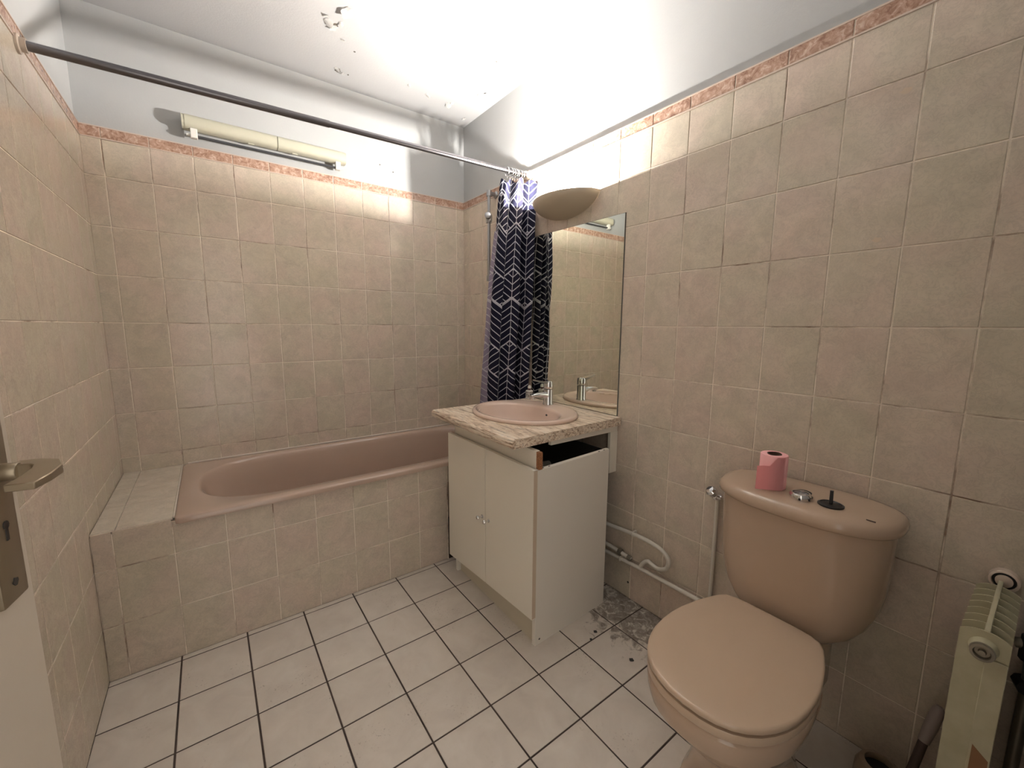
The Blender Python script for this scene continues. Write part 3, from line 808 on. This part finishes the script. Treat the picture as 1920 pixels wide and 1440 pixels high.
bm = bmesh.new(); torus(bm, wp(-1.415,.182), (0,1,0), .0100, .003, 14, 6); box(bm, -.024, 0, 1.4-1.42, 1.4-1.41, -.028, -.014); build('pipe_clip', bm, M['pipe'], p2)
p3 = empty('water_pipe', (W, -1.4, .2), label='short cream pipe stub with a brass union between the two wall pipes', cat='pipe')
bm = bmesh.new(); tube(bm, [wp(-.95,.222), wp(-1.34,.216), wp(-1.395,.212), wp(-1.47,.206)], .0085, 12); build('stub_pipe', bm, M['pipe'], p3, 60)
bm = bmesh.new(); cyl(bm, wp(-1.402,.212), wp(-1.420,.211), .0145, n=6); build('union_nut', bm, M['cast'], p3, 40)
bm = bmesh.new(); cyl(bm, wp(-1.452,.207), wp(-1.470,.206), .011, n=8); build('union_nut', bm, M['cast'], p3, 40)
# upright supply pipe with its stop valve
sp = empty('toilet_supply_pipe', (W, -1.815, .25), label='thin upright pipe beside the cistern ending in a chrome stop valve', cat='pipe')
bm = bmesh.new(); tube(bm, [(-.014, 0, -.055), (-.014, 0, .20), (-.016, 0, .36)], .007, 10); build('upright_pipe', bm, M['pipe'], sp, 60)
bm = bmesh.new(); lathe(bm, [(.009, 0), (.012, .004), (.012, .016), (.009, .02)], (-.030, 0, .355), (0,0,1), 16, True, True)
cyl(bm, (-.03, 0, .366), (-.03, -.020, .366), .009, n=14); cyl(bm, (-.004, 0, .366), (-.03, 0, .366), .008, n=14)
build('valve_body', bm, M['chrome'], sp, 40)
bm = bmesh.new(); lathe(bm, [(.0, 0), (.008, 0), (.010, .006), (.0175, .012), (.0185, .030), (.013, .037), (.0, .039)], (-.032, 0, .372), (-.72, .25, .62), 16); build('valve_knob', bm, M['chrome'], sp, 40)

# ================================================================= TOILET
TY = -2.097
wc = empty('toilet', (1.4, TY, 0), label='pale pinkish-beige toilet with its lid closed, in front of the right wall', cat='toilet')
def D(xb, dep, hw, z, n=2.7, k=56, fr=.60, nb=3.6):
    out = []; xc = xb-dep*(1-fr)
    for i in range(k):
        a = 2*PI*i/k; c, s = math.cos(a), math.sin(a)
        e = n if c > 0 else nb
        ax_ = dep*fr if c > 0 else dep*(1-fr)
        out.append(Vector((xc-ax_*math.copysign(abs(c)**(2/e), c), hw*math.copysign(abs(s)**(2/e), s), z)))
    return out
xb = W-.014-1.4
bm = bmesh.new()
ring_loft(bm, [D(xb-.03,.14,.07,.362), D(xb-.012,.186,.098,.366), D(xb-.004,.203,.128,.380), D(xb,.211,.154,.404), D(xb,.214,.174,.436), D(xb,.217,.189,.480), D(xb,.219,.198,.540), D(xb,.221,.202,.66), D(xb,.222,.204,.708)], True, True)
build('cistern', bm, M['wc'], wc, 60)
bm = bmesh.new()
ring_loft(bm, [D(xb,.221,.203,.7085,2.6), D(xb+.002,.234,.213,.7095,2.5), D(xb+.003,.241,.218,.716,2.5), D(xb+.003,.242,.219,.726,2.5), D(xb+.002,.237,.216,.737,2.45), D(xb,.228,.208,.745,2.4), D(xb-.004,.208,.192,.7505,2.35), D(xb-.012,.17,.165,.7525,2.3), D(xb-.05,.06,.06,.7535,2.2)], True, True)
build('cistern_lid', bm, M['wc'], wc, 60)
bm = bmesh.new(); box(bm, xb-.1750, xb-.1738, -.174, -.156, .7485, .7515); build('printed_mark', bm, M['mark'], wc)
bm = bmesh.new(); lathe(bm, [(.020, .7528), (.020, .7545), (.0, .7545)], (xb-.115, -.005, 0), (0,0,1), 20); build('flush_opening', bm, M['dark'], wc)  # flat black disc, shade of the hole put into its colour
prf = [(1.545,.0), (1.5445,.060), (1.541,.095), (1.532,.117), (1.512,.130), (1.485,.140), (1.450,.151), (1.411,.160), (1.37,.167), (1.329,.170), (1.29,.169), (1.25,.164), (1.22,.156), (1.195,.146), (1.17,.132), (1.148,.114), (1.13,.092), (1.117,.066), (1.109,.036), (1.106,.0)]
def egg(z, s=1.0, dx=0, cx=1.33, sy=1.0, grow=0.0):
    pts = [(cx+(x-cx)*s+dx, h*s*sy) for x, h in prf]
    ring = [(x, h) for x, h in pts]+[(x, -h) for x, h in pts[-2:0:-1]]
    return [Vector((x-1.4, h, z)) for x, h in ring]
bm = bmesh.new()
ring_loft(bm, [egg(.4190,.90), egg(.4185,.990), egg(.4195,.996), egg(.4275,.996), egg(.4305,.986), egg(.4315,.965), egg(.4325,.75), egg(.433,.3)], True, True)
build('seat_lid', bm, M['seat'], wc, 60)
bm = bmesh.new(); ring_loft(bm, [egg(.390,.95), egg(.391,.985), egg(.396,.992), egg(.409,.992), egg(.4110,.988), egg(.4115,.90)], True, True)
build('seat_ring', bm, M['seat'], wc, 60)
bm = bmesh.new()
def bowl_ring(z, xf, xbk, hw, n=2.3, k=38):
    cx = (xf+xbk)/2; ax_ = (xbk-xf)/2
    out = []
    for i in range(k):
        a = 2*PI*i/k; c, s = math.cos(a), math.sin(a)
        out.append(Vector((cx+ax_*math.copysign(abs(c)**(2/n), c)-1.4, hw*math.copysign(abs(s)**(2/n), s), z)))
    return out
bm = bmesh.new()
ring_loft(bm, [egg(.3895,.93), egg(.3885,.965), egg(.380,.985), egg(.360,.98), egg(.345,.965), egg(.33,.945)], True, False)
bmesh.ops.remove_doubles(bm, verts=bm.verts, dist=.00001)
build('bowl_rim', bm, M['wc'], wc, 60)
bm = bmesh.new()
ring_loft(bm, [bowl_ring(.345,1.128,1.60,.160,2.2), bowl_ring(.30,1.148,1.60,.150,2.2), bowl_ring(.25,1.185,1.60,.132,2.2), bowl_ring(.20,1.232,1.60,.114,2.3), bowl_ring(.15,1.268,1.60,.103,2.4), bowl_ring(.10,1.280,1.60,.100,2.6), bowl_ring(.05,1.276,1.60,.104,2.8), bowl_ring(.02,1.268,1.605,.112,3), bowl_ring(.002,1.262,1.61,.118,3)], True, True)
build('pedestal', bm, M['wc'], wc, 60)
boxo('rear_deck', 1.50-1.4, 1.72-1.4, -.100, .100, .20, .360, M['wc'], wc, .012, 3)
for s_ in (-1, 1):
    bm = bmesh.new(); cyl(bm, (1.555-1.4, s_*.075-.018, .403), (1.555-1.4, s_*.075+.018, .403), .011, n=12); build('hinge', bm, M['seat'], wc, 40)

# things standing on the cistern
LT = .7530
rl = empty('toilet_paper_roll', (1.640, -2.031, LT), label='pink toilet paper roll with a loose end, standing on the cistern lid', cat='toilet paper')
bm = bmesh.new(); R0, R1, HH = .0345, .0180, .098
def crc(r, z, n=36, sq=0): return [Vector((r*math.cos(2*PI*i/n)*(1+sq*math.cos(4*PI*i/n)), r*math.sin(2*PI*i/n), z)) for i in range(n)]
ring_loft(bm, [crc(R1,.001,sq=.2), crc(R0-.001,.001), crc(R0,.003), crc(R0,HH-.002), crc(R0-.0015,HH), crc(R1+.0008,HH,sq=.2)], False, False)
build('paper', bm, M['tp'], rl, 50)
bm = bmesh.new(); ring_loft(bm, [crc(R1+.0005,.001,sq=.2), crc(R1+.0005,HH+.001,sq=.2), crc(R1-.0015,HH+.001,sq=.2), crc(R1-.0015,.001,sq=.2)], False, True); build('cardboard_core', bm, M['tpcore'], rl, 50)
bm = bmesh.new()
# loose sheet leaving the roll on the front side and hanging out to the left
c0 = math.radians(215); pts = [Vector((R0*math.cos(c0+a), R0*math.sin(c0+a), 0)) for a in (.5, .35, .2, .05)]
d0 = Vector((math.sin(c0), -math.cos(c0), 0))
base = Vector(((R0+.0006)*math.cos(c0), (R0+.0006)*math.sin(c0), 0))
pts = [Vector(((R0+.0008)*math.cos(c0+a), (R0+.0008)*math.sin(c0+a), 0)) for a in (.6, .4, .2, 0)]+[base+d0*.018, base+d0*.034+Vector((-.001,0,0)), base+d0*.048+Vector((-.003,0,0))]
n_ = len(pts)
lo = [bm.verts.new((p.x, p.y, .001)) for p in pts]; hi = [bm.verts.new((p.x, p.y, HH-.001-(.026 if i > 3 else 0)-(.002 if i == n_-1 else 0))) for i, p in enumerate(pts)]
for i in range(n_-1): bm.faces.new((lo[i], lo[i+1], hi[i+1], hi[i]))
bmesh.ops.solidify(bm, geom=list(bm.faces), thickness=.0006)
build('loose_sheet', bm, M['tp'], rl)
fr = empty('flush_button_ring', (1.614, -2.112, LT-.002), label='detached chrome flush button ring lying on the cistern between roll and plunger', cat='button ring')
bm = bmesh.new(); lathe(bm, [(.017, .0), (.0235, .0), (.0255, .004), (.0255, .013), (.022, .018), (.018, .018), (.017, .010), (.017, .0)], (0,0,0), (0,0,1), 28); build('collar', bm, M['chrome'], fr, 40)
bm = bmesh.new(); lathe(bm, [(.0, .011), (.016, .011), (.0165, .006), (.0165, .001)], (0,0,0), (0,0,1), 24); build('inner_disc', bm, M['dull'], fr, 40)
for a in (3.4, 4.3, 5.3):
    c = Vector((.0256*math.cos(a), .0256*math.sin(a), .007)); boxo('slot', c.x-.0015, c.x+.0015, c.y-.0025, c.y+.0025, .004, .010, M['black'], fr)
pl = empty('flush_plunger', (1.628, -2.176, LT-.003), label='black plastic disc with an upright stem lying on the cistern lid', cat='flush part')
bm = bmesh.new(); lathe(bm, [(.0, .0), (.026, .0), (.0285, .003), (.0285, .006), (.024, .008), (.022, .006), (.0, .0065)], (0,0,0), (0,0,1), 28); build('disc', bm, M['black'], pl, 40)
bm = bmesh.new(); cyl(bm, (0,0,.006), (.001,.001,.042), .0042, .0040, n=12); build('stem', bm, M['black'], pl, 40)

# ================================================================= RADIATOR
XA, XE, YA, YB, ZTOP = 1.505, 1.772, -2.432, -2.498, .640
ra = empty('radiator', (XA, (YA+YB)/2, 0), label='cream finned radiator seen end-on in the lower right corner', cat='radiator')
yc = (YA+YB)/2; hy = (YA-YB)/2
NF = 8; pitch = (XE-XA)/NF
def fin_profile(x, t=.0022):
    # outline in y/z: rounded shoulders, higher in the middle
    pr = []
    for i in range(11):
        a = i/10; y = -hy+2*hy*a
        sh = .012*(abs(2*a-1)**2.2)
        pr.append((y, ZTOP-sh))
    return pr
proto = None
for i in range(NF):
    x = i*pitch
    if proto is None:
        bm = bmesh.new(); pr = fin_profile(0)
        ring = [(-hy, .10)]+[(y, z) for y, z in pr]+[(hy, .10)]
        a = [bm.verts.new((0, y, z)) for y, z in ring]; b = [bm.verts.new((.0035, y, z-.0005)) for y, z in ring]
        bm.faces.new(a); bm.faces.new(b[::-1])
        for k in range(len(a)): bm.faces.new((a[k], b[k], b[(k+1) % len(a)], a[(k+1) % len(a)]))
        proto = build('fin', bm, M['rad'], ra); o = proto
    else:
        o = proto.copy(); COL.objects.link(o); o.parent = ra
    o.location = (x, 0, 0)
boxo('end_panel', -.004, -.0005, -hy, -.004, .10, ZTOP-.05, M['rad'], ra, .001)
bm = bmesh.new(); box(bm, .004, XE-XA-.002, -hy+.005, hy-.005, .12, ZTOP-.085); build('core', bm, M['rad'], ra)
bm = bmesh.new(); box(bm, .002, XE-XA, -.005, .003, ZTOP-.03, ZTOP+.001, .002, 2); build('top_ridge', bm, M['rad'], ra, 40)
bm = bmesh.new(); cyl(bm, (-.014, 0, ZTOP-.034), (0, 0, ZTOP-.034), .0165, .020, n=24); build('plug_boss', bm, M['rad'], ra, 40)
bm = bmesh.new(); lathe(bm, [(.0165, 0), (.0175, .003), (.0165, .009), (.012, .010), (.010, .004), (.006, .004), (.005, .010), (.0, .010)], (-.014, 0, ZTOP-.034), (-1,0,0), 24); build('end_plug', bm, M['cast'], ra, 40)
bm = bmesh.new(); vs = [bm.verts.new(p) for p in ((-.0048, -.008, .405), (-.0048, -.0305, .385), (-.0048, -.0305, .16), (-.0048, -.008, .16))]; v2 = [bm.verts.new(v.co+Vector((.0006,0,0))) for v in vs]
bm.faces.new(vs); bm.faces.new(v2[::-1])
for k in range(4): bm.faces.new((vs[k], v2[k], v2[(k+1) % 4], vs[(k+1) % 4]))
build('bare_patch', bm, M['rust'], ra)
bm = bmesh.new(); tube(bm, [(XE-XA-.02, -hy-.002, .52), (XE-XA-.02, -hy-.022, .52), (XE-XA-.02, -hy-.030, .46), (XE-XA-.02, -hy-.030, .30), (XE-XA-.02,-hy-.030,.004)], .011, 12, 4); build('feed_pipe', bm, M['cast'], ra, 60)
bm = bmesh.new(); cyl(bm, (XE-XA-.02, -hy-.026, .49), (XE-XA-.02, -hy-.026, .545), .017, n=8); build('feed_valve', bm, M['black'], ra, 40)
bm = bmesh.new(); cyl(bm, (XE-XA-.005, -hy-.020, .43), (XE-XA-.035, -hy-.030, .43), .016, n=8); build('valve_handle', bm, M['black'], ra, 40)
for z in (.16, .50):
    boxo('wall_bracket', XE-XA, W-XA-.003, -.012, .012, z-.012, z+.012, M['cast'], ra)
co = empty('pipe_collar', (W, -2.470, .640), label='round cream wall collar with a black ring just above the radiator', cat='pipe collar')
bm = bmesh.new(); lathe(bm, [(.0175, 0), (.0235, .0), (.025, .004), (.024, .020), (.0195, .022), (.018, .010), (.0175, 0)], (0,0,0), (-1,0,0), 28); build('collar_ring', bm, M['ringwhite'], co, 40)
bm = bmesh.new(); lathe(bm, [(.014, .003), (.0182, .003), (.0182, .019), (.014, .019), (.014, .003)], (0,0,0), (-1,0,0), 24); build('rubber_ring', bm, M['black'], co, 40)
bm = bmesh.new(); lathe(bm, [(.0, .002), (.0138, .002), (.0138, .021), (.010, .0225), (.0, .0225)], (0,0,0), (-1,0,0), 24); build('centre_cap', bm, M['ringwhite'], co, 40)

# ================================================================= TOILET BRUSH
bh = empty('toilet_brush_holder', (1.640, -2.335, 0), label='beige round cup with a dark opening on the floor behind the toilet', cat='brush holder')
bm = bmesh.new(); lathe(bm, [(.0, .003), (.050, .003), (.052, .008), (.048, .10), (.040, .118), (.030, .122), (.029, .116), (.036, .10), (.042, .02), (.0, .02)], (0,0,0), (0,0,1), 28); build('cup', bm, M['brushcup'], bh, 40)
bm = bmesh.new(); lathe(bm, [(.0, .100), (.034, .100)], (0,0,0), (0,0,1), 24); build('painted_inside_shade', bm, M['dark'], bh)  # flat black disc painting the shade inside the cup
br = empty('toilet_brush', (1.712, -2.392, 0), label='brush with a dark stick and grey grip leaning between cup and radiator', cat='toilet brush')
bm = bmesh.new(); tube(bm, [(-.040, .012, .02), (-.018, .008, .11), (.012, -.002, .185)], .0095, 12); build('stick', bm, M['mark'], br, 60)
bm = bmesh.new(); tube(bm, [(.012, -.002, .185), (.026, -.009, .225), (.038, -.016, .268), (.041, -.018, .278)], [.0115, .0135, .0125, .007], 14); build('grip', bm, M['brushgrip'], br, 60)
bm = bmesh.new(); lathe(bm, [(.0, 0), (.014, .002), (.018, .02), (.015, .05), (.0, .055)], (-.042, .010, .003), (.15,-.05,1), 16); build('brush_head', bm, M['black'], br, 60)
